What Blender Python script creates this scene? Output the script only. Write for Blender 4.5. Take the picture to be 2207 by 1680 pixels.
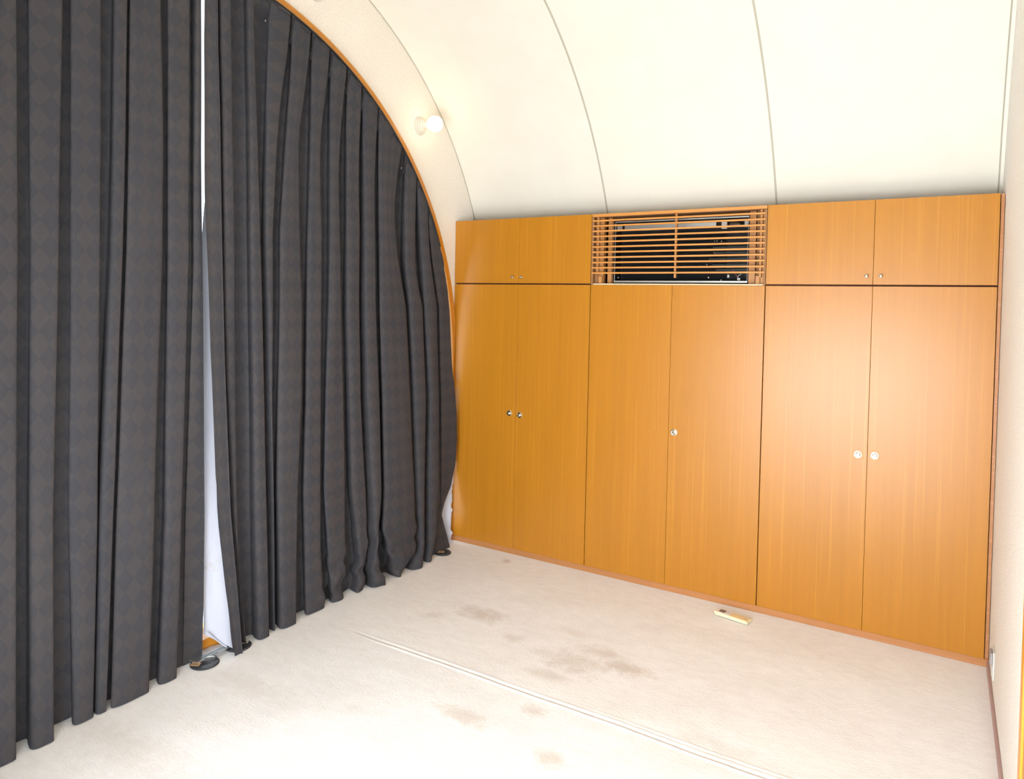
import bpy, bmesh, math, random
from mathutils import Vector, Matrix, noise
random.seed(7)
S = bpy.context.scene
for o in list(bpy.data.objects): bpy.data.objects.remove(o)
COL = S.collection

# ------------------------------------------------------------------ camera, world, sun, lights, exposure
CAM = (2.80603, -3.82954, 1.60402); YAW, PITCH, ROLL = -0.550167, -0.022578, 0.021099
cd = bpy.data.cameras.new('camera'); cam = bpy.data.objects.new('camera', cd); COL.objects.link(cam)
_f = Vector((math.sin(YAW)*math.cos(PITCH), math.cos(YAW)*math.cos(PITCH), math.sin(PITCH)))
_r = Vector((math.cos(YAW), -math.sin(YAW), 0)); _u = _r.cross(_f)
_c, _s = math.cos(ROLL), math.sin(ROLL)
_r2, _u2 = _c*_r+_s*_u, -_s*_r+_c*_u
m = Matrix((( _r2.x, _u2.x, -_f.x, CAM[0]), (_r2.y, _u2.y, -_f.y, CAM[1]), (_r2.z, _u2.z, -_f.z, CAM[2]), (0, 0, 0, 1)))
cam.matrix_world = m
cd.sensor_fit = 'HORIZONTAL'; cd.sensor_width = 36; cd.lens = 36*1524.26/2207
cd.shift_y = -(840-686.95)/2207; cd.clip_start = 0.02
S.camera = cam
S.view_settings.view_transform = 'Standard'; S.view_settings.look = 'None'
S.view_settings.gamma = 1; S.view_settings.use_curve_mapping = False
S.view_settings.exposure = -0.12
w = bpy.data.worlds.new('sky'); S.world = w; w.use_nodes = True
bg = w.node_tree.nodes['Background']; bg.inputs[0].default_value = (0.80, 0.90, 1.0, 1); bg.inputs[1].default_value = 3.5

def light(name, kind, loc, direction, energy, color, **k):
    d = bpy.data.lights.new(name, kind); d.energy = energy; d.color = color
    for a, b in k.items(): setattr(d, a, b)
    o = bpy.data.objects.new(name, d); COL.objects.link(o); o.location = loc
    o.rotation_euler = Vector(direction).to_track_quat('-Z', 'Y').to_euler(); return o
# sunlight falling steeply through the open glass door behind the camera
light('sun', 'SUN', (2, -8, 6), (0.06, 0.68, -0.75), 20.0, (1.0, 0.965, 0.91), angle=0.03)
# daylight filling that door opening
light('door_daylight', 'AREA', (1.95, -4.48, 0.85), (0.05, 1, -0.42), 150.0, (0.98, 0.985, 1.0), shape='RECTANGLE', size=1.8, size_y=1.3)

# ------------------------------------------------------------------ helpers
def obj(name, bm, mats, parent=None, smooth=False, kind=None, loc=None):
    if smooth:
        bm.normal_update()
        for e in bm.edges:
            if len(e.link_faces) == 2 and e.calc_face_angle(0) > 0.6: e.smooth = False
    me = bpy.data.meshes.new(name); bm.to_mesh(me); bm.free()
    for mm in (mats if isinstance(mats, (list, tuple)) else [mats]): me.materials.append(mm)
    if smooth:
        for p in me.polygons: p.use_smooth = True
    return link(name, me, parent, kind, loc)
def link(name, me, parent=None, kind=None, loc=None):
    o = bpy.data.objects.new(name, me); COL.objects.link(o)
    if parent is not None: o.parent = parent
    if kind: o['kind'] = kind
    if loc is not None: o.location = loc
    return o
def thing(name, label, cat, loc, rotz=0, group=None):
    o = bpy.data.objects.new(name, None); COL.objects.link(o); o.location = loc; o.rotation_euler = (0, 0, rotz)
    o.empty_display_size = 0.05
    return tag(o, label, cat, group)
def tag(o, label, cat, group=None):
    o['label'] = label; o['category'] = cat
    if group: o['group'] = group
    return o
def bx(bm, x0, x1, y0, y1, z0, z1, bev=0.0, seg=1):
    r = bmesh.ops.create_cube(bm, size=1)
    vs = r['verts']
    bmesh.ops.scale(bm, vec=(x1-x0, y1-y0, z1-z0), verts=vs)
    bmesh.ops.translate(bm, vec=((x0+x1)/2, (y0+y1)/2, (z0+z1)/2), verts=vs)
    if bev > 0:
        es = list({e for v in vs for e in v.link_edges})
        bmesh.ops.bevel(bm, geom=es, offset=bev, segments=seg, affect='EDGES', profile=0.5)
def box(*a, **k):
    bm = bmesh.new(); bx(bm, *a, **k); return bm
def lathe(bm, prof, n=28, axis='x', c=(0, 0, 0), cap=True):
    rings = []
    for (h, r) in prof:
        ring = []
        for i in range(n):
            a = 2*math.pi*i/n; p, q = r*math.cos(a), r*math.sin(a)
            v = {'x': (h, p, q), 'y': (p, h, q), 'z': (p, q, h)}[axis]
            ring.append(bm.verts.new((v[0]+c[0], v[1]+c[1], v[2]+c[2])))
        rings.append(ring)
    for a, b in zip(rings, rings[1:]):
        for i in range(n):
            j = (i+1) % n; bm.faces.new((a[i], a[j], b[j], b[i]))
    if cap: bm.faces.new(rings[0]); bm.faces.new(rings[-1])
    bmesh.ops.recalc_face_normals(bm, faces=bm.faces[:])
def tube(bm, pts, r, n=8):
    pts = [Vector(p) for p in pts]; rings = []
    for i, p in enumerate(pts):
        t = (pts[min(i+1, len(pts)-1)]-pts[max(i-1, 0)]).normalized()
        a = t.cross(Vector((0, 0, 1)));  a = a.normalized() if a.length > 1e-3 else Vector((1, 0, 0))
        b = t.cross(a)
        rings.append([bm.verts.new(p+r*(math.cos(2*math.pi*k/n)*a+math.sin(2*math.pi*k/n)*b)) for k in range(n)])
    for a, b in zip(rings, rings[1:]):
        for k in range(n): bm.faces.new((a[k], a[(k+1) % n], b[(k+1) % n], b[k]))
    bm.faces.new(rings[0]); bm.faces.new(rings[-1])
def smooth_pts(pts, k=6):
    P = [Vector(p) for p in pts]; out = []
    for i in range(len(P)-1):
        a, b, c, d = P[max(i-1, 0)], P[i], P[i+1], P[min(i+2, len(P)-1)]
        for j in range(k):
            t = j/k
            out.append(0.5*((2*b)+(-a+c)*t+(2*a-5*b+4*c-d)*t*t+(-a+3*b-3*c+d)*t**3))
    out.append(P[-1]); return out

# ------------------------------------------------------------------ materials
def mat(name, col, rough=0.6, metal=0.0, **k):
    mt = bpy.data.materials.new(name); mt.use_nodes = True; nt = mt.node_tree
    b = nt.nodes['Principled BSDF']; b.inputs['Base Color'].default_value = (*col, 1)
    b.inputs['Roughness'].default_value = rough; b.inputs['Metallic'].default_value = metal
    for a, v in k.items(): b.inputs[a.replace('_', ' ')].default_value = v
    return mt
class N:
    def __init__(s, mt): s.nt = mt.node_tree; s.b = s.nt.nodes['Principled BSDF']
    def n(s, t, **k):
        x = s.nt.nodes.new(t)
        for a, b in k.items(): setattr(x, a, b)
        return x
    def l(s, a, b): s.nt.links.new(a, b)
    def pos(s, scale=(1, 1, 1), loc=(0, 0, 0)):
        g = s.n('ShaderNodeNewGeometry'); m_ = s.n('ShaderNodeMapping')
        m_.inputs['Scale'].default_value = scale; m_.inputs['Location'].default_value = loc
        s.l(g.outputs['Position'], m_.inputs['Vector']); return m_.outputs[0]
    def noise(s, vec, scale, detail=3, rough=0.55):
        x = s.n('ShaderNodeTexNoise'); x.inputs['Scale'].default_value = scale
        x.inputs['Detail'].default_value = detail; x.inputs['Roughness'].default_value = rough
        s.l(vec, x.inputs['Vector']); return x.outputs['Fac']
    def ramp(s, fac, stops):
        r = s.n('ShaderNodeValToRGB'); e = r.color_ramp.elements
        while len(e) < len(stops): e.new(0.5)
        for i, (p, c) in enumerate(stops):
            e[i].position = p; e[i].color = (*c, 1) if not isinstance(c, (int, float)) else (c, c, c, 1)
        s.l(fac, r.inputs[0]); return r.outputs[0]
    def mix(s, fac, a, b, mode='MIX'):
        x = s.n('ShaderNodeMix', data_type='RGBA', blend_type=mode)
        for v, i in ((fac, 0), (a, 6), (b, 7)):
            if isinstance(v, (int, float)): x.inputs[i].default_value = v if i == 0 else (v, v, v, 1)
            elif isinstance(v, tuple): x.inputs[i].default_value = (*v, 1)
            else: s.l(v, x.inputs[i])
        return x.outputs[2]
    def math(s, op, a, b=None):
        x = s.n('ShaderNodeMath', operation=op)
        for v, i in ((a, 0), (b, 1)):
            if v is None: continue
            if isinstance(v, (int, float)): x.inputs[i].default_value = v
            else: s.l(v, x.inputs[i])
        return x.outputs[0]
    def bump(s, h, strength=0.3, dist=0.002):
        x = s.n('ShaderNodeBump'); x.inputs['Strength'].default_value = strength; x.inputs['Distance'].default_value = dist
        s.l(h, x.inputs['Height']); s.l(x.outputs[0], s.b.inputs['Normal'])
    def color(s, c): s.l(c, s.b.inputs['Base Color'])

def wood(name, base, rough=0.33, horizontal=False, dark=False):
    mt = mat(name, base, rough); q = N(mt)
    st = (1, 1, 0.03) if not horizontal else (0.03, 1, 1)
    v = q.pos(st)
    fine = q.noise(v, 260, 4, 0.7); mid = q.noise(v, 38, 3, 0.6); wide = q.noise(q.pos((1, 1, .05) if not horizontal else (.05, 1, 1)), 9, 2)
    b1 = tuple(c*0.90 for c in base); b2 = tuple(min(c*1.10, 1) for c in base)
    c = q.ramp(mid, [(0.3, b1), (0.7, b2)])
    c = q.mix(0.55, c, q.ramp(wide, [(0.3, tuple(c*0.93 for c in base)), (0.75, tuple(min(1, c*1.08) for c in base))]))
    # slim pale pores running with the grain
    sp = q.noise(q.pos((1, 1, 0.006) if not horizontal else (.006, 1, 1)), 120, 1, 0.4)
    c = q.mix(q.math('MULTIPLY', q.ramp(sp, [(0.63, 0.0), (0.68, 1.0)]), 0.38), c, (min(base[0]*1.35, 1), base[1]*1.5, base[2]*2.6))
    c = q.mix(q.math('MULTIPLY', q.ramp(fine, [(0.35, 1.0), (0.55, 0.0)]), 0.10), c, tuple(x*0.6 for x in base))
    if not horizontal:                  # scuffs and short scratches in the varnish
        for rz, thr in ((0.5, .018), (-0.7, .016), (1.3, .014)):
            g_ = q.n('ShaderNodeNewGeometry'); r_ = q.n('ShaderNodeVectorRotate', rotation_type='Y_AXIS'); r_.inputs['Angle'].default_value = rz
            q.l(g_.outputs['Position'], r_.inputs['Vector']); mp = q.n('ShaderNodeMapping'); mp.inputs['Scale'].default_value = (1.0, .01, 14); q.l(r_.outputs[0], mp.inputs[0])
            vo = q.n('ShaderNodeTexVoronoi'); vo.inputs['Scale'].default_value = 9; q.l(mp.outputs[0], vo.inputs['Vector'])
            hit = q.ramp(vo.outputs['Distance'], [(thr*2, 1.0), (thr*5, 0.0)])
            gate = q.ramp(q.noise(q.pos((1, 1, 1), (rz*9, 0, 3)), 3.2, 2), [(0.58, 0.0), (0.64, 1.0)])
            c = q.mix(q.math('MULTIPLY', q.math('MULTIPLY', hit, gate), 0.42), c, (0.86, 0.60, 0.30))
    q.color(c); q.bump(fine, 0.06, 0.0006)
    q.b.inputs['Coat Weight'].default_value = 0.0
    return mt
WOOD = (0.45, 0.182, 0.011)
M_door = wood('ochre_veneer', WOOD, 0.33)
M_trim = wood('orange_trim_wood', (0.60, 0.235, 0.018), 0.3, horizontal=True)
M_slat = wood('slat_wood', (0.58, 0.25, 0.055), 0.4, horizontal=True)
M_batt = wood('batten_wood', (0.50, 0.235, 0.075), 0.5)
M_plinth = wood('plinth_wood', (0.44, 0.19, 0.065), 0.45, horizontal=True)
M_in = wood('shaded_inner_ply', (0.27, 0.125, 0.04), 0.65)  # base colour darkened to carry the shade inside the compartment
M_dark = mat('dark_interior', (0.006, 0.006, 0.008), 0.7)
M_gap = mat('carcass_edge', (0.10, 0.02, 0.01), 0.7)

def wallpaper(name, base, sc, st):
    mt = mat(name, base, 0.75); q = N(mt)
    h = q.noise(q.pos(), sc, 2, 0.6)
    q.color(q.mix(0.6, base, q.ramp(q.noise(q.pos(), sc*0.8, 2), [(0.40, tuple(c*0.86 for c in base)), (0.65, tuple(min(c*1.05, 1) for c in base))])))
    q.bump(h, st, 0.004); return mt
M_wall = wallpaper('stipple_wallpaper', (0.86, 0.81, 0.725), 150, 0.9)
M_wallr = wallpaper('stipple_wallpaper_right', (0.90, 0.87, 0.81), 150, 0.7)
M_ceil = mat('cream_vault_panel', (0.745, 0.725, 0.645), 0.62); q = N(M_ceil)
big = q.noise(q.pos((1, 1, 1)), 5, 3); q.color(q.mix(0.4, (0.745, 0.725, 0.645), q.ramp(big, [(0.35, (0.72, 0.695, 0.605)), (0.7, (0.765, 0.75, 0.675))])))
q.bump(q.math('ADD', q.noise(q.pos(), 26, 4, 0.6), q.math('MULTIPLY', q.noise(q.pos(), 4.0, 1), 1.5)), 0.10, 0.01)
M_joint = mat('joint_strip', (0.44, 0.42, 0.34), 0.5)
M_base = mat('mauve_baseboard', (0.42, 0.28, 0.26), 0.5)
M_holder = mat('holder_ceramic', (0.58, 0.56, 0.51), 0.5)
M_chrome = mat('chrome', (0.8, 0.8, 0.76), 0.12, 1.0)
M_brass = mat('pale_brass', (0.90, 0.86, 0.70), 0.16, 1.0)
M_satin = mat('satin_nickel', (0.62, 0.62, 0.58), 0.28, 1.0)
M_alu = mat('aluminium', (0.66, 0.70, 0.72), 0.32, 0.9)
M_white = mat('white_plastic', (0.66, 0.65, 0.61), 0.4)
M_grey = mat('grey_plastic', (0.36, 0.33, 0.34), 0.45)
M_blackp = mat('black_rubber', (0.035, 0.04, 0.047), 0.35)
M_glass = mat('window_glass', (1, 1, 1), 0.0, Transmission_Weight=1.0, IOR=1.45)
M_poly = mat('clear_plastic', (0.85, 0.88, 0.9), 0.08, Transmission_Weight=0.9, IOR=1.3)
M_cord = mat('pale_cord', (0.66, 0.66, 0.60), 0.5)
M_bulb = mat('lit_bulb', (1, 1, 1), 0.4); M_bulb.node_tree.nodes['Principled BSDF'].inputs['Emission Color'].default_value = (1.0, 0.76, 0.42, 1)
M_bulb.node_tree.nodes['Principled BSDF'].inputs['Emission Strength'].default_value = 6.5

# carpet
M_carpet = mat('off_white_carpet', (0.8, 0.75, 0.68), 0.95); q = N(M_carpet)
base = q.ramp(q.noise(q.pos(), 2.2, 5, 0.6), [(0.3, (0.85, 0.855, 0.86)), (0.7, (0.91, 0.915, 0.92))])
c = q.mix(0.5, base, q.ramp(q.noise(q.pos((1, 2.2, 1)), 13, 4, 0.65), [(0.30, (0.83, 0.82, 0.81)), (0.60, (0.93, 0.93, 0.935))]))
g = q.n('ShaderNodeNewGeometry')
STAINS = [(1.44, -1.00, .16, .11, .8), (0.82, -0.83, .15, .08, .9), (1.63, -0.92, .14, .07, .9), (1.67, -1.65, .07, .06, .8), (1.26, -1.61, .14, .05, .8), (0.40, -2.42, .45, .10, .35), (0.38, -1.92, .3, .08, .35),
          (0.53, -0.12, .03, .04, .9), (1.09, -0.95, .07, .05, .5), (1.5, -0.86, .13, .06, .7), (1.47, -1.42, .08, .04, .7), (1.38, -1.16, .12, .05, .6), (0.62, -0.98, .07, .05, .4), (2.15, -1.25, .22, .06, .3), (1.3, -0.75, .10, .04, .3),
          (1.30, -1.0, .10, .06, .5)]
sn = q.noise(q.pos(), 16, 4, 0.7); acc = None
for (sx, sy, rx, ry, k) in STAINS:
    v = q.n('ShaderNodeVectorMath', operation='SUBTRACT'); q.l(g.outputs['Position'], v.inputs[0]); v.inputs[1].default_value = (sx, sy, 0)
    v2 = q.n('ShaderNodeVectorMath', operation='MULTIPLY'); q.l(v.outputs[0], v2.inputs[0]); v2.inputs[1].default_value = (1/rx, 1/ry, 0)
    ln = q.n('ShaderNodeVectorMath', operation='LENGTH'); q.l(v2.outputs[0], ln.inputs[0])
    d = q.math('ADD', ln.outputs['Value'], q.math('MULTIPLY', sn, 2.0))
    f = q.math('MULTIPLY', q.ramp(q.math('MULTIPLY', d, 0.4), [(0.50, 1.0), (0.86, 0.0)]), k)
    acc = f if acc is None else q.math('MAXIMUM', acc, f)
c = q.mix(q.math('MULTIPLY', acc, 0.52), c, (0.50, 0.40, 0.30))
q.color(c)
q.bump(q.math('ADD', q.noise(q.pos((1, 1.8, 1)), 60, 4, 0.65), q.math('MULTIPLY', q.noise(q.pos(), 420, 2), 0.5)), 0.32, 0.005)

def fabric(name, uvscale=(0.066, 0.098)):
    mt = mat(name, (0.05, 0.05, 0.05), 0.85); q = N(mt)
    uv = q.n('ShaderNodeUVMap'); uv.uv_map = 'UVMap'; sp = q.n('ShaderNodeSeparateXYZ'); q.l(uv.outputs[0], sp.inputs[0])
    def tri(o, s_):
        f = q.math('FRACT', q.math('DIVIDE', o, s_)); return q.math('MULTIPLY', q.math('ABSOLUTE', q.math('SUBTRACT', f, 0.5)), 2.0)
    d = q.math('ADD', tri(sp.outputs[0], uvscale[0]), tri(sp.outputs[1], uvscale[1]))
    k = q.ramp(d, [(0.97, 0.0), (1.03, 1.0)])
    # diamonds woven in two close tones: greenish black against brownish charcoal
    c = q.mix(k, (0.055, 0.051, 0.055), (0.045, 0.047, 0.055))
    c = q.mix(0.4, c, q.ramp(q.noise(q.pos((1, 1, .25)), 6, 4), [(0.3, (0.034, 0.037, 0.047)), (0.7, (0.056, 0.053, 0.058))]))
    q.color(c)
    q.b.inputs['Roughness'].default_value = 0.8
    q.b.inputs['Specular IOR Level'].default_value = 0.25
    q.bump(q.math('ADD', q.noise(q.pos((1, 1, 0.6)), 22, 4, 0.6), q.math('MULTIPLY', q.noise(q.pos(), 500, 1), 0.25)), 0.25, 0.006)
    tr = q.n('ShaderNodeBsdfTranslucent'); q.l(q.mix(k, (0.42, 0.36, 0.27), (0.16, 0.16, 0.17)), tr.inputs[0])
    mx = q.n('ShaderNodeMixShader'); mx.inputs[0].default_value = 0.05
    out = q.nt.nodes['Material Output']; q.l(q.b.outputs[0], mx.inputs[1]); q.l(tr.outputs[0], mx.inputs[2]); q.l(mx.outputs[0], out.inputs[0])
    return mt
M_fab = fabric('charcoal_diamond_fabric')
M_lin = mat('white_lining', (0.52, 0.55, 0.65), 0.6); q = N(M_lin)
q.bump(q.noise(q.pos((1, 1, .35)), 18, 4, 0.6), 0.5, 0.01)
s_ = q.noise(q.pos((1, 1, 1)), 14, 4, 0.7)
gz = q.n('ShaderNodeNewGeometry'); sz = q.n('ShaderNodeSeparateXYZ'); q.l(gz.outputs['Position'], sz.inputs[0])
band = q.ramp(q.math('ABSOLUTE', q.math('SUBTRACT', sz.outputs[2], 0.38)), [(0.0, 1.0), (0.12, 0.0)])
q.color(q.mix(q.math('MULTIPLY', band, q.ramp(s_, [(0.55, 0.0), (0.72, 0.6)])), (0.52, 0.55, 0.65), (0.42, 0.34, 0.26)))

# ------------------------------------------------------------------ the room shell
VY, VZ, VR = -1.7263, 1.3584, 2.1109          # axis and radius of the barrel vault
def vault(t, r=VR): return VY+r*math.cos(t), VZ+r*math.sin(t)
def arc_panel(x0, x1, t0, t1, r0, r1, n=72, crown=0.0):
    bm = bmesh.new(); R4 = []
    for i in range(n+1):
        t = t0+(t1-t0)*i/n; a = vault(t, r0); b = vault(t, r1)
        R4.append([bm.verts.new((x, p[0], p[1])) for x, p in ((x0, a), (x1, a), (x1, b), (x0, b))])
    for a, b in zip(R4, R4[1:]):
        for k in range(4):
            j = (k+1) % 4; bm.faces.new((a[k], a[j], b[j], b[k]))
    bm.faces.new(R4[0]); bm.faces.new(R4[-1])
    bmesh.ops.recalc_face_normals(bm, faces=bm.faces[:]); return bm
D = math.radians
# plain outer shell, then the bent cream sheets fixed under it, each one metre wide
ceiling = obj('ceiling', arc_panel(-0.15, 1.0, D(-3), D(183), VR+0.012, VR+0.08), M_ceil, smooth=True, kind='structure')
obj('ceiling_shell', arc_panel(1.0, 3.17, D(-3), D(159.4), VR+0.012, VR+0.08), M_ceil, ceiling)
for (x0, x1, t1) in ((0.0, 0.997, 180), (1.003, 1.997, 159.4), (2.003, 2.996, 159.4)):
    obj('vault_panel', arc_panel(x0, x1, D(-1), D(t1), VR, VR+0.012, 110), M_ceil, ceiling, smooth=True)
for x, t1 in ((1.0, 159.4), (2.0, 159.4)):
    obj('joint_strip', arc_panel(x-0.0050, x+0.0050, D(0), D(t1), VR-0.0025, VR+0.004, 110), M_joint, ceiling, smooth=True)
obj('corner_line', arc_panel(0.0005, 0.0045, D(0), D(180), VR-0.0035, VR+0.004, 110), M_joint, ceiling, smooth=True)
obj('joint_groove', arc_panel(2.996, 3.002, D(0), D(159.4), VR+0.004, VR+0.010, 110), M_joint, ceiling, smooth=True)
obj('corner_bead', arc_panel(3.002, 3.0165, D(0), D(159.4), VR-0.006, VR+0.012, 110), M_ceil, ceiling, smooth=True)

# floor: one carpet, with the welded seam standing up as a low ridge
SEAM = -1.344
ys = [-4.6+i*0.03 for i in range(int(4.63/0.03)+1)]
ys = [y for y in ys if abs(y-SEAM) > 0.09] + [SEAM-0.09+i*0.003 for i in range(61)]; ys.sort()
xs = [-0.16+i*0.03 for i in range(108)]
bm = bmesh.new(); G = []
def fh(x, y):
    z = 0.0
    if x > 0.40:
        k = min(1, (x-0.40)/0.3); n_ = noise.noise(Vector((x*2.5, 3, 0)))*0.002
        z += k*(0.0030*math.exp(-((y-SEAM-n_)/0.0065)**2) - 0.0024*math.exp(-((y-SEAM-0.016-n_)/0.007)**2) + 0.0012*math.exp(-((y-SEAM-0.030-n_)/0.007)**2))
        if x > 1.5: z += min(1, (x-1.5)/.4)*0.0012*math.exp(-((y-SEAM-0.052)/0.006)**2)
    edge = min(1, max(0, (x-0.25)/0.3))*min(1, max(0, (-0.1-y)/0.25))*min(1, max(0, (2.95-x)/0.2))
    z += edge*(0.0045*noise.noise(Vector((x*2.4+1, y*3.4, 1)))+0.0018*noise.noise(Vector((x*8, y*11, 4))))
    return z
for x in xs: G.append([bm.verts.new((x, y, fh(x, y))) for y in ys])
for a, b in zip(G, G[1:]):
    for i in range(len(ys)-1): bm.faces.new((a[i], b[i], b[i+1], a[i+1]))
floor = obj('floor', bm, M_carpet, smooth=True, kind='structure')
obj('screed', box(-0.2, 3.2, -4.7, 0.5, -0.15, -0.012), M_carpet, floor)

# right wall, back wall behind the cupboards, the wall and door bay behind the camera
obj('wall_right', box(3.017, 3.15, -4.6, 0.5, -0.1, 3.62), M_wallr, kind='structure')
obj('wall_back', box(-0.15, 3.15, 0.392, 0.5, -0.1, 1.6), M_wall, kind='structure')
front = obj('wall_front', box(-0.15, 1.0, -3.98, -3.837, -0.1, 1.55), M_wall, kind='structure')
obj('bay_cheek', box(0.90, 1.0, -4.6, -3.5, -0.1, 2.35), M_wall, front)
obj('bay_soffit', box(0.90, 3.15, -4.6, -3.665, 2.11, 2.30), M_wall, front)

# left wall with the arched opening
AY, AZ, AR = -1.8945, 1.190, 1.9000
def arch_line(cy, cz, r, n=64, ymax=-0.002):
    P = [(min(cy+r, ymax), -0.02), (min(cy+r, ymax), cz)]
    P += [(min(cy+r*math.cos(math.pi*i/n), ymax), cz+r*math.sin(math.pi*i/n)) for i in range(1, n)]
    return P+[(cy-r, cz), (cy-r, -0.02)]
inner = arch_line(AY, AZ, 1.905, ymax=0.0)
n = 64
outer = [(0.5, -0.1), (0.5, AZ)]+[(VY+2.22*math.cos(math.pi*i/n), AZ+0.16+2.22*math.sin(math.pi*i/n)) for i in range(1, n)]+[(-4.0, AZ), (-4.0, -0.1)]
bm = bmesh.new(); rows = []
for (a, b) in zip(inner, outer):
    rows.append([bm.verts.new((x, p[0], p[1])) for x, p in ((0, a), (0, b), (-0.15, b), (-0.15, a))])
for a, b in zip(rows, rows[1:]):
    for k in range(4):
        j = (k+1) % 4; bm.faces.new((a[k], a[j], b[j], b[k]))
bmesh.ops.recalc_face_normals(bm, faces=bm.faces[:])
obj('wall_left', bm, M_wall, kind='structure')
# orange wooden arch lining the opening
i1 = arch_line(-1.8945, 1.1965, 1.8755, ymax=-0.004); o1 = arch_line(-1.8995, 1.1825, 1.9225, ymax=-0.002)
bm = bmesh.new(); rows = []
for (a, b) in zip(i1, o1):
    rows.append([bm.verts.new((x, p[0], p[1])) for x, p in ((0.014, a), (0.016, ((a[0]*.5+b[0]*.5), (a[1]*.5+b[1]*.5))), (0.014, b), (-0.15, b), (-0.15, a))])
for a, b in zip(rows, rows[1:]):
    for k in range(5):
        j = (k+1) % 5; bm.faces.new((a[k], a[j], b[j], b[k]))
bmesh.ops.recalc_face_normals(bm, faces=bm.faces[:])
obj('trim_1', bm, M_trim, smooth=True, kind='structure')

# window_1: the glazed arch behind the curtains
bm = bmesh.new()
for y in (-3.35, -2.55, -1.25, -0.45):
    h = AZ+math.sqrt(max(0.01, 1.87**2-(y-AY)**2)); bx(bm, -0.13, -0.09, y-0.02, y+0.02, 0.05, h)
bx(bm, -0.13, -0.09, -3.76, -0.03, 1.0, 1.05)
win = obj('window_1', bm, M_trim, kind='structure')
obj('window_sill', box(-0.149, 0.0, -3.76, -0.02, -0.005, 0.055), M_trim, win)
P = arch_line(AY, AZ, 1.885, ymax=-0.01)
bm = bmesh.new(); bm.faces.new([bm.verts.new((-0.112, p[0], p[1])) for p in P])
r = bmesh.ops.extrude_face_region(bm, geom=bm.faces[:]); bmesh.ops.translate(bm, vec=(0.005, 0, 0), verts=[v for v in r['geom'] if isinstance(v, bmesh.types.BMVert)])
bmesh.ops.recalc_face_normals(bm, faces=bm.faces[:])
obj('window_pane', bm, M_glass, win)

# window_2: frame of the open glass door bay behind the camera
bm = bmesh.new()
for x0, x1 in ((1.0, 1.05), (2.967, 3.017)): bx(bm, x0, x1, -4.58, -4.52, 0, 2.11, .004)
bx(bm, 1.0, 3.017, -4.58, -4.52, 2.07, 2.11, .004); bx(bm, 1.0, 3.017, -4.58, -4.52, -0.01, 0.02, .002)
obj('window_2', bm, M_alu, kind='structure')

# baseboard and door on the right wall
obj('baseboard_right', box(3.008, 3.0175, -1.50, -0.02, -0.01, 0.040, 0.002), M_base, kind='structure')
M_door2 = wood('room_door_wood', (0.70, 0.30, 0.03), 0.35)
bm = bmesh.new()
bx(bm, 3.005, 3.03, -1.580, -1.515, -0.01, 2.06, .003); bx(bm, 3.003, 3.03, -2.395, -2.33, -0.01, 2.06, .003); bx(bm, 3.003, 3.03, -2.33, -1.565, 1.995, 2.06, .003)
d1 = obj('door_1', bm, M_door2, kind='structure')
obj('door_leaf', box(3.010, 3.04, -2.328, -1.567, 0.005, 1.993, .002), M_door, d1)

# ------------------------------------------------------------------ built-in cupboards along the back
ZG0, ZG1, ZT, ZP = 1.7190, 1.7275, 2.1377, 0.0352
def keyed_knob(c, parent):
    bm = bmesh.new()
    lathe(bm, [(0.0, .0190), (-.003, .0190), (-.0045, .0178), (-.0050, .0150), (-.0030, .0138), (-.0025, .0112)], 32, 'y', (c[0], 0, c[1]), cap=False)
    k = obj('knob', bm, M_brass, parent, smooth=True)
    bm = bmesh.new()
    lathe(bm, [(-.0020, .0100), (-.0110, .0098), (-.0140, .0090), (-.0150, .0070), (-.0152, .0001)], 28, 'y', (c[0], 0, c[1]), cap=False)
    bx(bm, c[0]-.0008, c[0]+.0008, -.0156, -.0148, c[1]-.004, c[1]+.004)
    obj('lock_barrel', bm, M_chrome, k, smooth=False)
    return k
def small_knob(c, parent):
    bm = bmesh.new()
    lathe(bm, [(0.0, .0045), (-.010, .0040), (-.013, .0070), (-.018, .0082), (-.022, .0070), (-.0235, .0035), (-.0237, .0001)], 20, 'y', (c[0], 0, c[1]), cap=False)
    obj('knob', bm, M_satin, parent, smooth=True)
def cupboard(name, label, cat, group, x0, z0, z1, depth, knobs, knob_fn, gz0, gz1):
    t = thing(name, label, cat, (x0+0.5, 0, z0), 0, group)
    def P(o):
        o.location = (-(x0+0.5), 0, -z0); return o
    bm = bmesh.new()
    bx(bm, x0+.001, x0+.019, .0225, depth, z0, z1); bx(bm, x0+.981, x0+.999, .0225, depth, z0, z1)
    bx(bm, x0+.0192, x0+.9808, .0225, depth, z1-.018, z1-.0002); bx(bm, x0+.0192, x0+.9808, .0225, depth, z0, z0+.018)
    bx(bm, x0+.0192, x0+.9808, depth-.006, depth-.0005, z0+.019, z1-.019); bx(bm, x0+.491, x0+.509, .0225, .06, z0+.019, z1-.019)
    P(obj('carcass', bm, M_gap, t))
    for k in (0, 1):
        a = x0+0.0022+k*0.4985; b = x0+0.4992+k*0.4986
        d = P(obj('door', box(a, b, 0.0, 0.020, gz0, gz1, 0.0008), M_door, t))
        for (kx, kz) in knobs:
            if a < kx < b: knob_fn((kx, kz), d)
    return t
GL, GU = 'tall lower cupboards', 'upper cupboards'
cupboard('tall_cupboard', 'tall ochre veneer double-door cupboard next to the curtain, with two keyed knobs', 'cupboard', GL, 0, ZP, ZG0, .34, ((.453, .899), (.529, .894)), keyed_knob, ZP+.001, ZG0)
cupboard('tall_cupboard', 'middle tall double-door cupboard under the slatted grille, with a single keyed knob', 'cupboard', GL, 1, ZP, ZG0, .34, ((1.532, .899),), keyed_knob, ZP+.001, ZG0)
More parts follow.
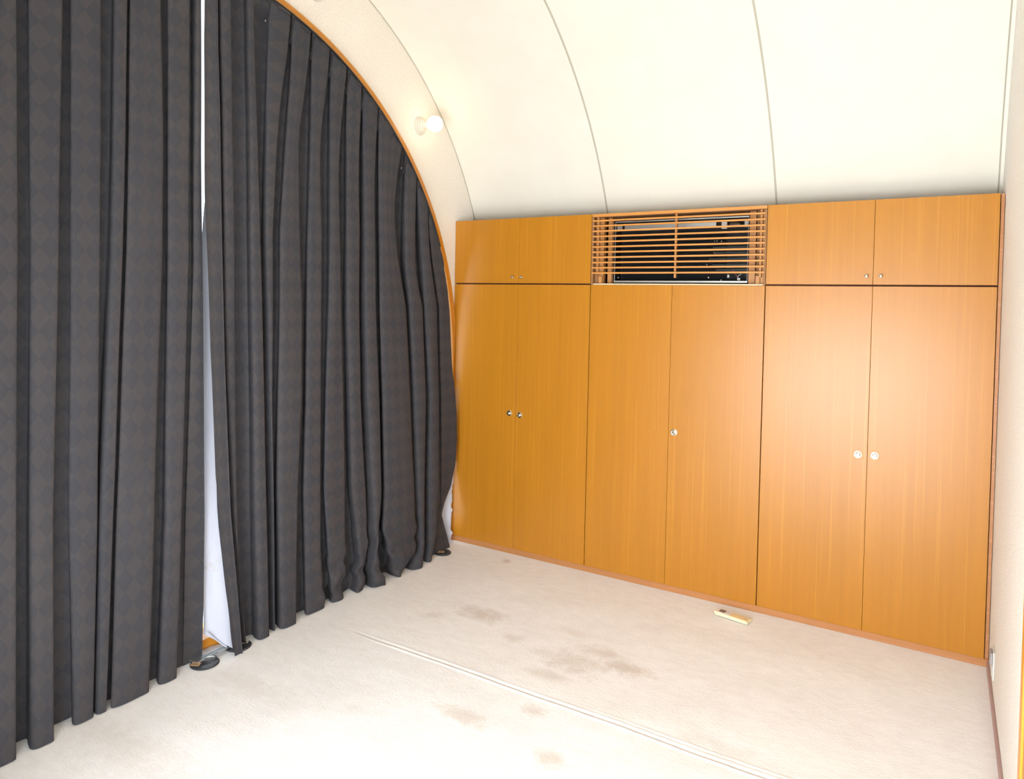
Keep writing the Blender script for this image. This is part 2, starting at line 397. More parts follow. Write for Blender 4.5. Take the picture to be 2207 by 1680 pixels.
cupboard('tall_cupboard', 'tall double-door cupboard next to the right wall, glossy highlight on its doors', 'cupboard', GL, 2, ZP, ZG0, .34, ((2.459, .896), (2.533, .899)), keyed_knob, ZP+.001, ZG0)
cupboard('upper_cupboard', 'low upper cupboard left of the slatted grille, with two tiny nickel knobs', 'cupboard', GU, 0, ZG0+.001, ZT, .215, ((.463, 1.765), (.526, 1.765)), small_knob, ZG1, ZT)
cupboard('upper_cupboard', 'low upper cupboard right of the slatted grille, with two tiny nickel knobs', 'cupboard', GU, 2, ZG0+.001, ZT, .215, ((2.472, 1.768), (2.534, 1.768)), small_knob, ZG1, ZT)
obj('trim_2', box(3.0012, 3.0150, 0.012, 0.22, 0.0, ZT-.0005, .0006), M_plinth, kind='structure')
obj('trim_3', box(0.0, 3.0165, 0.004, 0.30, -0.006, ZP, .001), M_plinth, kind='structure')

# open compartment for the air conditioner
hs = thing('grille_compartment', 'open wooden compartment between the two upper cupboards', 'compartment', (1.5, 0, ZG0))
def H(o): o.location = (-1.5, 0, -ZG0); return o
for a, b in ((1.0005, 1.0135), (1.9865, 1.9995)): H(obj('side_panel', box(a, b, 0.002, .20, ZG0+.001, ZT-.020), M_in, hs))
H(obj('top_rail', box(1.0005, 1.9995, 0.0, .020, ZT-.017, ZT, .001), M_slat, hs))
H(obj('top_panel', box(1.0005, 1.9995, 0.0205, .20, ZT-.018, ZT-.002), M_in, hs))
H(obj('bottom_panel', box(1.0136, 1.9864, 0.004, .20, ZG0+.001, ZG0+.009), mat('pale_board', (0.62, 0.50, 0.33), 0.6), hs))
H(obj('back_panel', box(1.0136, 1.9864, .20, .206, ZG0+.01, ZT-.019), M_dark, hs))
for (a, b, y0, y1, m_) in ((1.0136, 1.034, .030, .060, M_in), (1.034, 1.064, .038, .070, M_batt), (1.084, 1.110, .052, .078, M_batt), (1.900, 1.934, .052, .078, M_batt), (1.942, 1.966, .038, .070, M_in), (1.966, 1.9864, .030, .060, M_batt)):
    H(obj('post', box(a, b, y0, y1, ZG0+.0095, ZT-.0185, .001), m_, hs))
for a, b in ((1.040, 1.062), (1.944, 1.966)):
    H(obj('cleat', box(a, b, .020, .0375, ZG0+.0095, 1.772, .0012), M_batt, hs))
gr = thing('slatted_grille', 'wooden grille of eleven thin horizontal slats in front of the air conditioner', 'grille', (1.5, 0, 1.79))
sl = None
for i in range(11):
    z = 1.7895+i*0.0308-1.79
    if sl is None:
        o = obj('slat', box(-.4925, .4935, -.003, .0125, -.0048, .0048, .0009), M_slat, gr); sl = o.data
    else: o = link('slat', sl, gr)
    o.location = (random.uniform(-.001, .001), 0, z)
for x, z0 in ((1.035, 1.784), (1.509, 1.761), (1.9685, 1.764)):
    obj('batten', box(x-1.5-.006, x-1.5+.006, .0128, .030, z0-1.79, 2.1185-1.79, .0008), M_batt, gr)

ac = thing('air_conditioner', 'black open-fronted air conditioner behind the wooden slats', 'air conditioner', (1.5, 0.09, 1.74))
def A(o): o.location = (-1.5, -0.09, -1.74); return o
bm = bmesh.new()
bx(bm, 1.1125, 1.886, .176, .182, 1.732, 2.096); bx(bm, 1.1125, 1.116, .094, .1758, 1.732, 2.096); bx(bm, 1.8825, 1.886, .094, .1758, 1.732, 2.096)
bx(bm, 1.1162, 1.8823, .094, .1758, 2.090, 2.096); bx(bm, 1.1162, 1.8823, .094, .1758, 1.732, 1.736)
A(obj('casing', bm, M_dark, ac))
A(obj('top_frame', box(1.1105, 1.888, .090, .0935, 2.091, 2.0995, .0008), M_alu, ac))
A(obj('bottom_frame', box(1.1105, 1.888, .084, .0935, 1.7365, 1.7475, .001), mat('bright_alu', (.82, .86, .84), .35, .6), ac))
A(obj('side_frame', box(1.1105, 1.1155, .088, .0935, 1.748, 2.0905, .0006), M_alu, ac))
A(obj('side_frame', box(1.8835, 1.8875, .088, .0935, 1.748, 2.0905, .0006), M_grey, ac))
A(obj('duct_plate', box(1.163, 1.706, .108, .112, 2.046, 2.078, .001), M_alu, ac))
bm = bmesh.new(); bx(bm, 1.163, 1.706, .105, .108, 2.060, 2.064)
A(obj('plate_rib', bm, M_alu, ac))
A(obj('bracket', box(1.735, 1.765, .108, .120, 2.036, 2.075, .001), M_white, ac))
A(obj('corner_bracket', box(1.862, 1.8815, .097, .100, 2.040, 2.080, .001), M_white, ac))
A(obj('corner_bracket', box(1.118, 1.150, .104, .107, 2.046, 2.074, .001), M_alu, ac))
bm = bmesh.new(); lathe(bm, [(1.77, .0005), (1.775, .012), (1.80, .016), (1.83, .010), (1.835, .0005)], 16, 'x', (0, .135, 2.060), cap=False)
A(obj('motor', bm, mat('brown_motor', (.10, .07, .05), .5), ac, smooth=True))
bm = bmesh.new()
for i in range(120):
    x = 1.13+i*0.0052; bx(bm, x, x+.0006, .150, .170, 1.760, 2.030)
f_ = A(obj('cooling_fins', bm, M_blackp, ac, kind='stuff'))
M_board = mat('dark_circuit_board', (0.01, 0.025, 0.03), 0.4)
for j, z in enumerate((1.985, 1.935, 1.905, 1.872, 1.838, 1.810)):
    x0 = 1.665+0.02*((j*7) % 3); A(obj('control_board', box(x0, 1.876, .128, .131, z-.004, z+.004), M_board, ac))
bm = bmesh.new()
for x, z in ((1.694, 1.968), (1.707, 1.969), (1.732, 1.966), (1.692, 1.903), (1.700, 1.900), (1.654, 1.838)): bx(bm, x, x+.004, .120, .126, z, z+.004)
A(obj('board_components', bm, M_white, ac, kind='stuff'))
for n_, (x, z, r_) in enumerate(((1.672, 1.7665, .0045), (1.132, 1.7665, .0035), (1.742, 1.7525, .004))):
    bm = bmesh.new(); lathe(bm, [(0, r_), (-.003, r_*.9), (-.005, .0004)], 12, 'y', (x, .104, z), cap=False)
    A(obj('screw', bm, M_white, ac, smooth=True))
bm = bmesh.new(); tube(bm, smooth_pts([(1.800, .112, 1.812), (1.808, .108, 1.798), (1.822, .104, 1.784), (1.826, .106, 1.772)]), .0013)
A(obj('wire', bm, mat('red_wire', (.45, .06, .05), .5), ac, smooth=True))
bm = bmesh.new(); tube(bm, smooth_pts([(1.850, .110, 1.786), (1.838, .106, 1.778), (1.830, .106, 1.766), (1.834, .108, 1.757)]), .0014)
A(obj('wire', bm, M_white, ac, smooth=True))
A(obj('wire_plug', box(1.829, 1.845, .104, .112, 1.752, 1.764, .001), M_white, ac))
A(obj('wire_plug', box(1.775, 1.785, .106, .112, 1.766, 1.782, .001), M_white, ac))

# ------------------------------------------------------------------ wall lamps
def lamp(y, z, lit, label):
    t = thing('wall_lamp', label, 'lamp', (0.0, y, z), 0, 'bare-bulb wall lamps')
    bm = bmesh.new()
    lathe(bm, [(0.0005, .0001), (0.0005, .056), (.007, .056), (.010, .0535), (.011, .047), (.017, .046), (.020, .0435), (.021, .038), (.028, .0365), (.031, .034), (.033, .027), (.044, .0245), (.050, .021), (.060, .0195), (.0605, .0165)], 40, 'x')
    obj('holder', bm, M_holder, t, smooth=True)
    bm = bmesh.new(); lathe(bm, [(.054, .0150), (.066, .0145), (.070, .0150)], 28, 'x', cap=False)
    obj('socket_ring', bm, M_chrome, t, smooth=True)
    bm = bmesh.new(); c, r_ = .1165, .0490
    lathe(bm, [(.064, .0135), (.068, .0150)]+[(c-r_*math.cos(a), r_*math.sin(a)) for a in [0.40+i*(math.pi-0.40)/22 for i in range(22)]]+[(c+r_, .0003)], 36, 'x', cap=False)
    obj('bulb', bm, M_bulb if lit else mat('opal_bulb', (.85, .84, .8), .25), t, smooth=True)
lamp(-0.390, 2.684, True, 'lit round bulb in a white stepped holder on the wall above the cupboards')
lamp(-1.251, 3.186, False, 'second bulb holder high on the arch wall, mostly out of the frame')

# ------------------------------------------------------------------ curtains
PLEATS = [
 -1.6041,
 -1.4678,
 -1.3351,
 -1.2092,
 -1.0853,
 -0.9752,
 -0.8482,
 -0.7408,
 -0.6115,
 -0.5005,
 -0.3924,
 -0.2823,
]
LEFT = [
 [[[-2.735,0.0],[-2.7343,0.843],[-2.7349,1.71],[-2.7315,2.57]],0.04,[[-2.6645,0.0],[-2.6603,0.827],[-2.6515,1.715],[-2.6512,2.598]],0.1415],
 [[[-2.6128,0.0],[-2.616,0.813],[-2.6088,1.718],[-2.6132,2.614]],0.04,[[-2.5436,0.0],[-2.5401,0.797],[-2.5206,1.723],[-2.5041,2.653]],0.1391],
 [[[-2.4583,0.0],[-2.476,0.775],[-2.4713,1.727],[-2.4731,2.667]],0.034,[[-2.3909,0.0],[-2.3769,0.752],[-2.3701,1.733],[-2.3676,2.185],[-2.3703,2.703]],0.11],
 [[[-2.376,0.0],[-2.3641,0.747],[-2.3285,1.736],[-2.3211,2.196],[-2.3175,2.725]],0.034,[[-2.3424,0.0],[-2.3174,0.737],[-2.2857,1.738],[-2.2742,2.205],[-2.2686,2.741]],0.11],
 [[[-2.3225,0.0],[-2.3021,0.732],[-2.2674,1.739],[-2.2572,2.209],[-2.253,2.749]],0.034,[[-2.1779,0.0],[-2.1551,0.698],[-2.1227,1.748],[-2.1193,2.236],[-2.1327,2.791]],0.1201],
 [[[-2.1247,0.0],[-2.0995,0.68],[-2.0923,1.75],[-2.0979,2.807]],0.034,[[-2.0524,0.0],[-2.0319,0.666],[-2.0026,1.756],[-2.0042,2.839]],0.11],
 [[[-1.9826,0.0],[-1.9811,0.643],[-1.9645,1.759],[-1.9753,2.852]],0.034,[[-1.8902,0.0],[-1.8863,0.247],[-1.8899,0.621],[-1.9259,1.761],[-1.938,2.216],[-1.9504,2.859]],0.045],
]
RIGHT = [
 [[[-1.8054,0.0],[-1.8482,0.36],[-1.8787,0.674],[-1.896,0.825],[-1.9077,1.122],[-1.9195,1.382],[-1.9304,1.76],[-1.9398,2.017],[-1.9372,2.864]],0.155,[[-1.7665,0.0],[-1.7935,0.342],[-1.8226,0.66],[-1.8368,1.017],[-1.8466,1.298],[-1.8552,1.765],[-1.8628,2.356],[-1.8745,2.887]],0.155],
 [[[-1.716,0.0],[-1.7457,0.315],[-1.7774,0.641],[-1.7967,1.007],[-1.8106,1.293],[-1.8255,1.767],[-1.8386,2.363],[-1.855,2.897]],0.04,[[-1.7067,0.0],[-1.7438,0.317],[-1.7635,0.724],[-1.7709,1.145],[-1.7771,1.77],[-1.7951,2.372],[-1.8096,2.912]],0.11],
 [[[-1.6479,0.0],[-1.671,0.704],[-1.6775,1.135],[-1.689,1.563],[-1.6977,1.902],[-1.7017,2.394],[-1.7189,2.948]],0.04,[[-1.5906,0.0],[-1.6105,0.693],[-1.6192,1.13],[-1.633,1.563],[-1.6466,1.907],[-1.6654,2.401],[-1.6877,2.957]],0.1281],
 [[[-1.5477,0.0],[-1.5642,0.679],[-1.5786,1.124],[-1.5929,1.563],[-1.6063,1.911],[-1.6062,2.56],[-1.595,2.919]],0.04,[[-1.5456,0.0],[-1.5589,0.68],[-1.5676,1.124],[-1.5682,1.564],[-1.5681,1.914],[-1.5447,2.428],[-1.5507,2.932]],0.11],
 [[[-1.5151,0.0],[-1.5366,0.675],[-1.5325,1.12],[-1.5256,1.564],[-1.5239,1.919],[-1.4919,2.368],[-1.465,2.709],[-1.4581,2.96]],0.04,[[-1.431,0.0],[-1.4202,0.652],[-1.3973,1.107],[-1.395,1.565],[-1.4073,1.93],[-1.4256,2.455],[-1.4084,2.859]],0.1316],
 [[[-1.3415,0.0],[-1.3623,0.635],[-1.3514,1.1],[-1.3496,1.565],[-1.3469,1.936],[-1.3337,2.477],[-1.3322,2.632],[-1.3248,2.917]],0.04,[[-1.227,0.0],[-1.2585,0.328],[-1.2609,0.615],[-1.2618,1.092],[-1.2628,1.566],[-1.2629,1.944],[-1.2893,2.486],[-1.2818,2.853]],0.1127],
 [[[-1.1651,0.0],[-1.227,0.605],[-1.2193,1.086],[-1.2052,1.566],[-1.2029,1.95],[-1.2058,2.506],[-1.1984,2.864]],0.039,[[-1.0884,0.0],[-1.0811,0.277],[-1.0843,0.577],[-1.0998,1.075],[-1.1219,1.567],[-1.1393,1.956],[-1.1617,2.514],[-1.1721,2.792]],0.11],
 [[[-1.0004,0.0],[-0.9765,0.196],[-1.039,0.567],[-1.0627,1.07],[-1.0826,1.567],[-1.0848,1.961],[-1.0846,2.533],[-1.074,2.798]],0.04,[[-0.9583,0.0],[-0.9226,0.235],[-0.942,0.548],[-0.9872,1.064],[-0.996,1.568],[-0.9938,1.969],[-1.0053,2.218],[-1.0282,2.71]],0.1308],
 [[[-0.9129,0.0],[-0.8933,0.228],[-0.9105,0.542],[-0.945,1.059],[-0.9573,1.568],[-0.9591,1.973],[-0.9641,2.477],[-0.9635,2.719]],0.04,[[-0.8268,0.0],[-0.8817,0.23],[-0.8446,0.531],[-0.8547,1.052],[-0.8798,1.569],[-0.8832,1.98],[-0.8944,2.362],[-0.9141,2.613]],0.1647],
 [[[-0.7044,0.0],[-0.8174,0.286],[-0.8005,0.519],[-0.8129,1.046],[-0.8366,1.569],[-0.8389,1.829],[-0.8432,2.373],[-0.8378,2.638]],0.04,[[-0.6611,0.0],[-0.5447,0.163],[-0.5624,0.471],[-0.5897,1.024],[-0.6251,1.571],[-0.6918,1.838],[-0.7365,2.126],[-0.7719,2.463]],0.17],
 [[[-0.5796,0.0],[-0.5008,0.146],[-0.5165,0.457],[-0.5394,1.017],[-0.579,1.571],[-0.6195,1.842],[-0.622,2.141],[-0.6079,2.407]],0.04,[[-0.4941,0.0],[-0.4701,0.142],[-0.4662,0.45],[-0.4457,1.009],[-0.4699,1.572],[-0.525,1.738],[-0.5518,2.012],[-0.5779,2.324]],0.17],
 [[[-0.4234,0.0],[-0.405,0.117],[-0.4,0.431],[-0.39,1.001],[-0.4124,1.288],[-0.4477,1.741],[-0.4784,2.019],[-0.5,2.262]],0.04,[[-0.3987,0.0],[-0.3371,0.161],[-0.3163,0.416],[-0.3073,0.994],[-0.3267,1.573],[-0.4079,1.856],[-0.4554,2.147]],0.1588],
 [[[-0.2377,0.0],[-0.2299,0.121],[-0.2302,0.448],[-0.2386,0.983],[-0.272,1.572],[-0.3472,1.86],[-0.3873,2.08]],0.1,[[-0.1287,0.0],[-0.1554,0.071],[-0.1921,0.156],[-0.2233,0.239],[-0.1953,0.307],[-0.1274,0.397],[-0.0796,0.54],[-0.0675,0.691],[-0.0765,0.86],[-0.1009,1.03],[-0.1347,1.183],[-0.1479,1.325],[-0.1621,1.514],[-0.1907,1.683],[-0.2329,1.823],[-0.2793,1.966]],0.1],
]
LIN0 = [
 [-1.8645,0.078],
 [-1.8715,0.4458],
 [-1.8791,0.8621],
 [-1.8916,1.8448],
 [-1.88,2.0083],
 [-1.8297,2.2408],
 [-1.8387,2.9109],
]
LIN1 = [
 [-0.058,-0.0045],
 [-0.0705,0.0671],
 [-0.0735,0.1607],
 [-0.0558,0.2492],
 [-0.0159,0.4581],
 [-0.0072,0.6746],
 [-0.0281,0.8327],
 [-0.0845,1.146],
 [-0.1485,1.5725],
 [-0.3079,2.0372],
]

def itp(tab, z):
    if z <= tab[0][1]: return tab[0][0]
    for a, b in zip(tab, tab[1:]):
        if z <= b[1]:
            t = (z-a[1])/(b[1]-a[1]+1e-9); return a[0]+(b[0]-a[0])*t
    return tab[-1][0]
def arch_top(y, X=0.06):
    k = (min(max(X, .014), .09)-.015)/.045          # the line of the arch as the cloth, standing off the wall, meets it
    cy, cz, r_ = -1.8945-.0315*k, 1.1965+.0065*k, 1.8755-.0305*k
    d = r_**2-(y-cy)**2
    return cz+math.sqrt(d) if d > 0.09 else 1.50
XTOP, XV = 0.080, 0.024
def depth(xb, xt, z): return xt+(xb-xt)*min(max((2.7-z)/2.7, 0), 1)
def fold_pts(folds, i, z):
    L, xl, E, xe = folds[i]; yl, ye = itp(L, z), itp(E, z)
    if folds is RIGHT and 3 <= i < len(folds)-1:     # just under the header the pleats lie side by side
        f = min(max((z-(arch_top(yl)-.75))/.70, 0), 1); f = f*f*(3-2*f)
        y2 = itp(folds[i+1][0], z)-.008
        if y2 > ye: ye += f*.85*(y2-ye)
        elif f > 0: ye = min(ye, ye+f*(y2-ye))
    xl, xe = depth(xl, XTOP if folds is RIGHT and i == 0 else XV, z), depth(xe, XTOP, z)
    w_ = ye-yl
    nx = folds[i+1] if i+1 < len(folds) else None
    yn = itp(nx[0], z) if nx else ye+0.01
    xn = depth(nx[1], XV, z) if nx else xl
    g = yn-ye
    wa = max(abs(w_), .010); d = xe-xl
    # omega section: the ridge overhangs the valley on both sides
    pts = [(xl, yl+wa*.26), (xl+d*.42, yl+wa*.12), (xl+d*.80, yl), (xl+d*.97, yl+wa*.20), (xe, yl+w_*.62), (xl+d*.93, ye)]
    if nx: pts += [(xl+d*.45, ye-min(.012, wa*.14)), (xn+.001, ye+g*.10)]
    return pts
def build_panel(name, folds, parent, notch):
    NS = 4; cols = []
    nf = len(folds)
    for i in range(nf):
        npt = 8 if i+1 < nf else 6
        for k in range(npt):
            if i == nf-1 and k == npt-1: cols.append((i, k, 0.0)); break
            for s in range(NS): cols.append((i, k, s/NS))
    cache = {}
    def allpts(z):
        z = round(z, 3)
        if z not in cache:
            A_ = []; idx = []
            for i in range(nf):
                idx.append(len(A_)); A_ += fold_pts(folds, i, z)
            cache[z] = (A_, idx)
        return cache[z]
    def at(c, z):
        A_, idx = allpts(z); j = idx[c[0]]+c[1]; t = c[2]
        p = [A_[min(max(j+o, 0), len(A_)-1)] for o in (-1, 0, 1, 2)]
        return tuple(0.5*((2*p[1][q])+(-p[0][q]+p[2][q])*t+(2*p[0][q]-5*p[1][q]+4*p[2][q]-p[3][q])*t*t+(-p[0][q]+3*p[1][q]-3*p[2][q]+p[3][q])*t**3) for q in (0, 1))
    NV = 96; V = []; F = []; UV = []; u = 0; prev = None; tops = []
    for ci, c in enumerate(cols):
        zt = 2.2
        for _ in range(4):
            x, y = at(c, zt); zt = arch_top(y, x)-0.010
            if notch and c[0] >= 3:
                pass
            zt = max(zt, 0.8)
        x, y = at(c, 1.4)
        if prev: u += math.hypot(x-prev[0], y-prev[1])
        prev = (x, y); tops.append(zt)
        for r_ in range(NV+1):
            s = (r_/NV); s = s**1.25
            z = 0.004+(zt-0.004)*s
            x, y = at(c, z)
            amp = 0.006*(1 if z > .3 else 1.0)
            x += amp*noise.noise(Vector((y*7, z*1.3, 2.0)))
            # the hem of the far panel drags and buckles on the carpet
            kx = max(0, min(1, (y+1.28)/.12))*max(0, min(1, (-0.42-y)/.12)) if notch else 0
            if kx > 0 and z < .42:
                k = (1-z/.42)*kx
                x += k*(0.042*noise.noise(Vector((y*7+3, z*13, 5)))+0.016*noise.noise(Vector((y*19, z*26, 9))))
                y += k*0.030*noise.noise(Vector((y*6, z*15, 11)))
            x = max(x, 0.020 if z > 1 else 0.020+0.018*(1-z))
            V.append((x, y, z)); UV.append((u, z))
    C_ = NV+1
    for a in range(len(cols)-1):
        for r_ in range(NV): F.append((a*C_+r_, (a+1)*C_+r_, (a+1)*C_+r_+1, a*C_+r_+1))
    me = bpy.data.meshes.new(name); me.from_pydata(V, [], F); uvl = me.uv_layers.new(name='UVMap')
    for lp in me.loops: uvl.data[lp.index].uv = UV[lp.vertex_index]
    for p in me.polygons: p.use_smooth = True
    me.materials.append(M_fab); me.update()
    o = link(name, me, parent)
    # stitched header band just under the top edge
    bm = bmesh.new(); run = []
    for a in range(len(cols)):
        p = Vector(V[a*C_+NV]); q_ = Vector(V[a*C_+NV-1])
        d_ = Vector((0.0025, 0, -0.018)); run.append(p+d_)
    for a in range(0, len(run)-2, 2):
        if (run[a+2]-run[a]).length < .12: pass
    tube(bm, run[::2], 0.0011, 4)
    obj('header_stitching', bm, M_dark, parent, smooth=True)
    if notch:
        for i, yt in enumerate(PLEATS):
            bm = bmesh.new(); g0 = []
            for a in range(5):
                y = yt+.004+.044*a/4; top = min(arch_top(yt+.004, XTOP)-.020-.22*(y-yt), arch_top(y, .09)-.016)
                g0.append([bm.verts.new((XTOP+.006+.003*math.sin(math.pi*a/4)-.034*(b_/4)**1.5, y, top+(arch_top(yt)-.15-top)*b_/4)) for b_ in range(5)])
            for a in range(4):
                for b_ in range(4): bm.faces.new((g0[a][b_], g0[a+1][b_], g0[a+1][b_+1], g0[a][b_+1]))
            ln_ = [g0[0][q_].co.copy()+Vector((.002, -.001, 0)) for q_ in (4, 3, 2, 1, 0)]+[g0[q_][0].co.copy()+Vector((.002, 0, .001)) for q_ in (1, 2, 3, 4)]
            r_ = bmesh.ops.extrude_face_region(bm, geom=bm.faces[:]); bmesh.ops.translate(bm, vec=(-.010, 0, 0), verts=[v for v in r_['geom'] if isinstance(v, bmesh.types.BMVert)])
            bmesh.ops.recalc_face_normals(bm, faces=bm.faces[:])
            obj('pleat', bm, M_fab, parent, smooth=True)
            bs = bmesh.new(); tube(bs, ln_, .0022, 5); obj('pleat_gap_shade', bs, M_dark, parent, smooth=True)  # dark tube drawn in place of the shaded gap along the pleat edge
    bm = bmesh.new()
    for i in range(nf):
        if notch and i < 3: continue
        y = itp(folds[i][0], 2.6 if i < 6 else 2.3); z = arch_top(y)-0.115; y = itp(folds[i][0], z)
        bx(bm, depth(folds[i][1], XV, z)+.012, depth(folds[i][1], XV, z)+.016, y+.004, y+.0065, z-.004, z+.004)
    obj('tack_stitches', bm, M_cord, parent, kind='stuff')
    return o
extra = []                                   # folds of the near panel that run on out of the frame
for i in range(7):
    y = -3.72+i*0.138
    extra.append([[[y, 0.0], [y+.004, 1.5], [y, 2.9]], .06, [[y+.085, 0.0], [y+.088, 1.5], [y+.082, 2.9]], .13])
near = thing('curtain', 'near charcoal curtain panel, left of the bright slit, hanging in deep straight folds', 'curtain', (0.05, -2.8, 0.0), 0, 'curtain panels')
def C1(o): o.location = (-0.05, 2.8, 0); return o
C1(build_panel('fabric', extra+LEFT, near, False))
for o in near.children: C1(o)
far = thing('curtain', 'far charcoal curtain panel reaching the cupboards, stepped pleats under the arch and a crumpled hem', 'curtain', (0.05, -1.0, 0.0), 0, 'curtain panels')
build_panel('fabric', RIGHT, far, True)

def lining(name, y0t, y1t, parent, ny=70, nz=70, kick=False):
    V = []; F = []
    for a in range(ny+1):
        ta = a/ny
        for b in range(nz+1):
            tb = (b/nz)
            ya = itp(y0t, 1.5) if False else None
            # first guess of the top from the column's height-averaged place
            ymid = itp(y0t, 2.0)*(1-ta)+itp(y1t, 2.0)*ta
            top = min(arch_top(min(ymid, -0.11))-.03, 2.95)
            z0 = 0.012
            if kick: z0 = 0.004+0.085*max(0, 1-ta/0.055)
            z = z0+(top-z0)*tb
            y = itp(y0t, z)*(1-ta)+itp(y1t, z)*ta
            x = depth(.020, .010, z)+.004*math.sin(y*31)+.003*noise.noise(Vector((y*9, z*5, 0)))
            if kick:
                k = max(0, 1-z/1.1)**1.2*math.exp(-((y+1.765)/.060)**2)
                x += .075*k
                x += .010*max(0, 1-z/.8)*noise.noise(Vector((y*24, z*7, 3)))
                e = math.exp(-((1-ta)/.02)**2)*max(0, 1-z/.75); x += .055*e + .03*e*noise.noise(Vector((y*40, z*34, 7)))
            V.append((max(x, .004), y, z))
    C_ = nz+1
    for a in range(ny):
        for b in range(nz): F.append((a*C_+b, (a+1)*C_+b, (a+1)*C_+b+1, a*C_+b+1))
    me = bpy.data.meshes.new(name); me.from_pydata(V, [], F)
    for p in me.polygons: p.use_smooth = True
    me.materials.append(M_lin)
    return link(name, me, parent)
lin = lining('lining', LIN0, LIN1, far, 220, 110, True); lin['label'] = 'white lining showing at both edges'
bm = bmesh.new(); tube(bm, smooth_pts([(0.040, -1.866, .105), (.050, -1.850, .085), (.062, -1.820, .050), (.085, -1.795, .022)]), .0035, 8)
hr = obj('hem_roll', bm, M_lin, far, smooth=True)
for o in far.children: o.location = (-0.05, 1.0, 0)
ln = lining('lining', [[-3.70, 0], [-3.66, 3]], [[-1.935, 0], [-1.945, 1.2], [-1.965, 3]], near, 60, 40); C1(ln)

# curtain rail following the arch
bm = bmesh.new()
P = [(-1.905+1.862*math.cos(a), 1.197+1.862*math.sin(a)) for a in [D(24)+i*D(132)/80 for i in range(81)]]
tube(bm, [(0.030, min(p[0], -.012), p[1]) for p in P], 0.0065, 8)
rl = obj('curtain_rail', bm, mat('dark_rail', (.02, .018, .018), .4), smooth=True)
tag(rl, 'dark curved curtain rail running just under the orange arch', 'curtain rail')

# ------------------------------------------------------------------ things lying on the carpet
rc = thing('remote_control', 'cream remote control with a grey display lying on the carpet by the cupboards', 'remote control', (1.9135, -0.140, 0.003), math.atan2(-.035, .178))
bm = bmesh.new(); bmesh.ops.create_cube(bm, size=1); bmesh.ops.scale(bm, vec=(.182, .062, .014), verts=bm.verts); bmesh.ops.translate(bm, vec=(0, 0, .0092), verts=bm.verts)
ve = [e for e in bm.edges if abs((e.verts[0].co-e.verts[1].co).z) > .01]
le = [e for e in ve if e.verts[0].co.x < 0]
bmesh.ops.bevel(bm, geom=le, offset=.012, segments=4, affect='EDGES')
bmesh.ops.bevel(bm, geom=[e for e in bm.edges if e.verts[0].co.z > .015 and e.verts[1].co.z > .015], offset=.003, segments=2, affect='EDGES')
M_rc = mat('cream_remote_plastic', (0.86, 0.80, 0.52), 0.4)
for v in bm.verts:                     # slimmer towards the foot of the handset
    if v.co.x > .0: v.co.y *= 1-.10*v.co.x/.09; v.co.z *= 1-.12*v.co.x/.09
obj('shell', bm, M_rc, rc)
obj('face_plate', box(-.084, -.008, -.0245, .0245, .0160, .0172, .0004), mat('white_face', (.85, .80, .76), .4), rc)
dsp = obj('display', box(-.069, -.037, -.0155, .0165, .0172, .0177, .0002), mat('grey_lcd', (.15, .125, .12), .25), rc)
for (x, y, m_) in ((-.028, .012, M_grey), (-.028, .002, M_grey), (-.028, -.009, mat('green_button', (.25, .42, .33), .4)), (-.018, .010, M_grey), (-.017, -.007, M_grey), (-.0215, .0165, M_white)):
    obj('button', box(x-.0028, x+.0028, y-.003, y+.003, .0172, .0182, .0005), m_, rc)
cv = obj('battery_cover', box(-.0075, .087, -.0225, .0225, .0142, .0162, .0006), mat('tan_cover', (.84, .64, .36), .45), rc)
obj('cover_mark', box(.070, .072, -.010, .008, .01622, .01650), mat('brown_mark', (.30, .19, .08), .6), cv)

def disc(label, loc, r_, rot, parts, h=.009):
    t = thing('floor_disc', label, 'disc', loc, rot, 'black discs on the floor by the curtains')
    bm = bmesh.new(); lathe(bm, [(.0005, r_*.96), (.0025, r_), (h*.6, r_), (h, r_*.93), (h+.0008, r_*.55), (h*.8, r_*.50), (h*.8, .0003)], 40, 'z', cap=False)
    obj('base', bm, M_blackp, t, smooth=False)
    if 'tag' in parts:
        tg = obj('paper_label', box(-.020, .020, -.014, .014, h+.001, h+.0022, .0003), mat('tan_label', (.52, .33, .18), .7), t)
        tg.location = parts['tag']; tg.rotation_euler = (0, 0, .5)
        bm = bmesh.new()
        for k in range(5): bx(bm, -.010+k*.0050, -.0078+k*.0050, -.007+.002*(k % 2), .006-.003*((k+1) % 3), h+.0022, h+.0025)
        obj('label_print', bm, mat('label_ink', (.05, .03, .02), .7), tg)
    if 'clip' in parts:
        c_ = obj('clip', box(-.016, .016, -.005, .005, h, h+.008, .001), M_satin, t); c_.location = parts['clip']; c_.rotation_euler = (0, 0, .9)
    return t
d1_ = disc('black round disc with a tan paper label, lying under the slit between the curtains', (0.098, -1.915, 0.0), .060, 0, {'tag': (-.012, -.036, 0), 'clip': (-.006, .034, 0)})
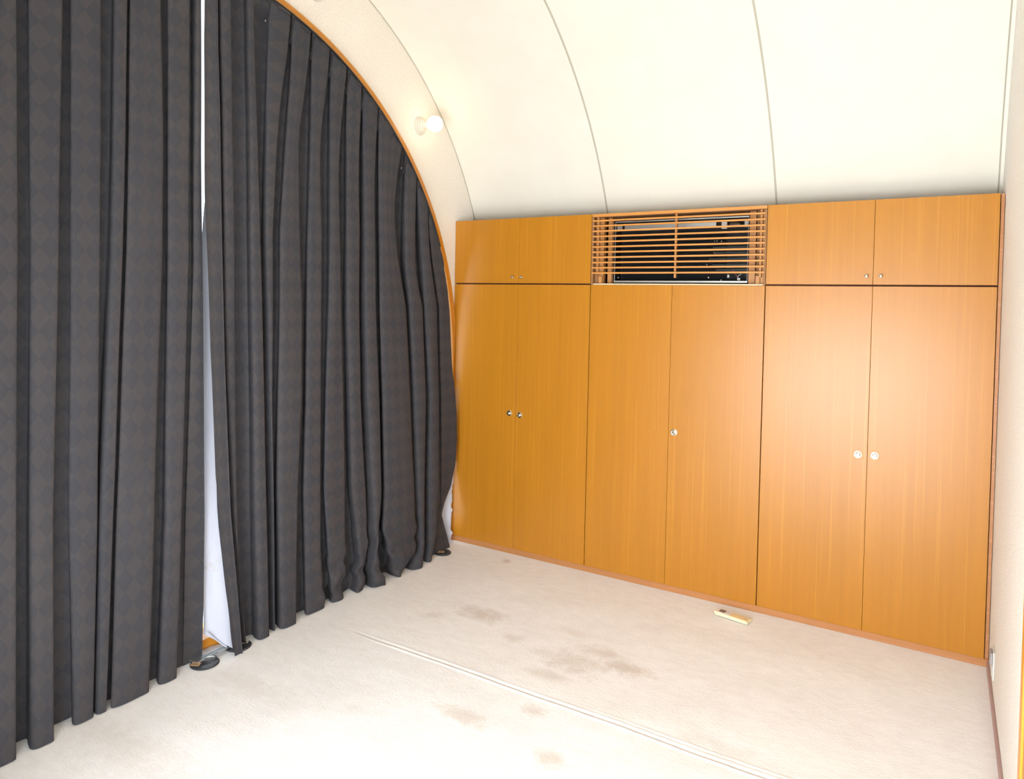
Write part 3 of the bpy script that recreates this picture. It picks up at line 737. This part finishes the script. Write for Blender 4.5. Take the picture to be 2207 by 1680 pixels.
bm = bmesh.new(); tube(bm, smooth_pts([(-.010, -.020, .0125), (-.016, .030, .016), (-.022, .085, .018), (-.020, .104, .016), (-.008, .106, .014), (.000, .085, .013), (-.004, .050, .016)]), .0016, 6)
obj('cord', bm, M_cord, d1_, smooth=True)
d2_ = disc('black round disc with a looped pale cord, half behind the loose curtain edge', (0.087, -1.735, 0.0), .058, 0, {})
bm = bmesh.new(); tube(bm, smooth_pts([(-.03, .060, .012), (-.015, .030, .014), (.010, .045, .0125), (.020, .030, .0125), (.004, .012, .0125), (-.012, .030, .013), (-.03, .010, .013)]), .0018, 6)
obj('cord', bm, M_cord, d2_, smooth=True)
d3_ = disc('black round disc with a small tan sticker, in the corner by the cupboards', (0.125, -0.240, 0.0), .054, 0, {'tag': (-.006, -.010, 0)}, .010)
# dark strap in a clear sleeve linking the two discs
st = thing('strap', 'dark strap in a clear plastic sleeve linking the two discs', 'strap', (0.08, -1.83, 0.0), 0)
bm = bmesh.new(); bx(bm, -.022, .002, -.055, .055, .0125, .0155, .001); obj('band', bm, M_blackp, st)
bm = bmesh.new(); bx(bm, .002, .012, -.012, .050, .0125, .0175, .001); obj('buckle', bm, M_satin, st)
bm = bmesh.new()
n1, n2 = 14, 10; G = []
for i in range(n1+1):
    y = -.13+.17*i/n1; wd = .030+.030*math.sin(math.pi*i/n1)
    G.append([bm.verts.new((-.025+wd*(2*j/n2-1), y, .0165+.004*math.sin(math.pi*j/n2)+.002*noise.noise(Vector((y*60, j*.8, 0))))) for j in range(n2+1)])
for a, b in zip(G, G[1:]):
    for j in range(n2): bm.faces.new((a[j], a[j+1], b[j+1], b[j]))
obj('clear_sleeve', bm, M_poly, st, smooth=True)

# small outlet with a hinged cover low on the right wall
ou = thing('wall_outlet', 'small white outlet with a grey flap, low on the right wall beside the cupboards', 'outlet', (3.017, -0.335, 0.165))
obj('plate', box(-.007, -.0002, -.036, .036, -.058, .058, .002), M_white, ou)
obj('flap', box(-.016, -.0072, -.030, .030, .004, .050, .002), M_grey, ou)
obj('socket', box(-.0095, -.0072, -.020, .020, -.044, -.006, .001), M_white, ou)
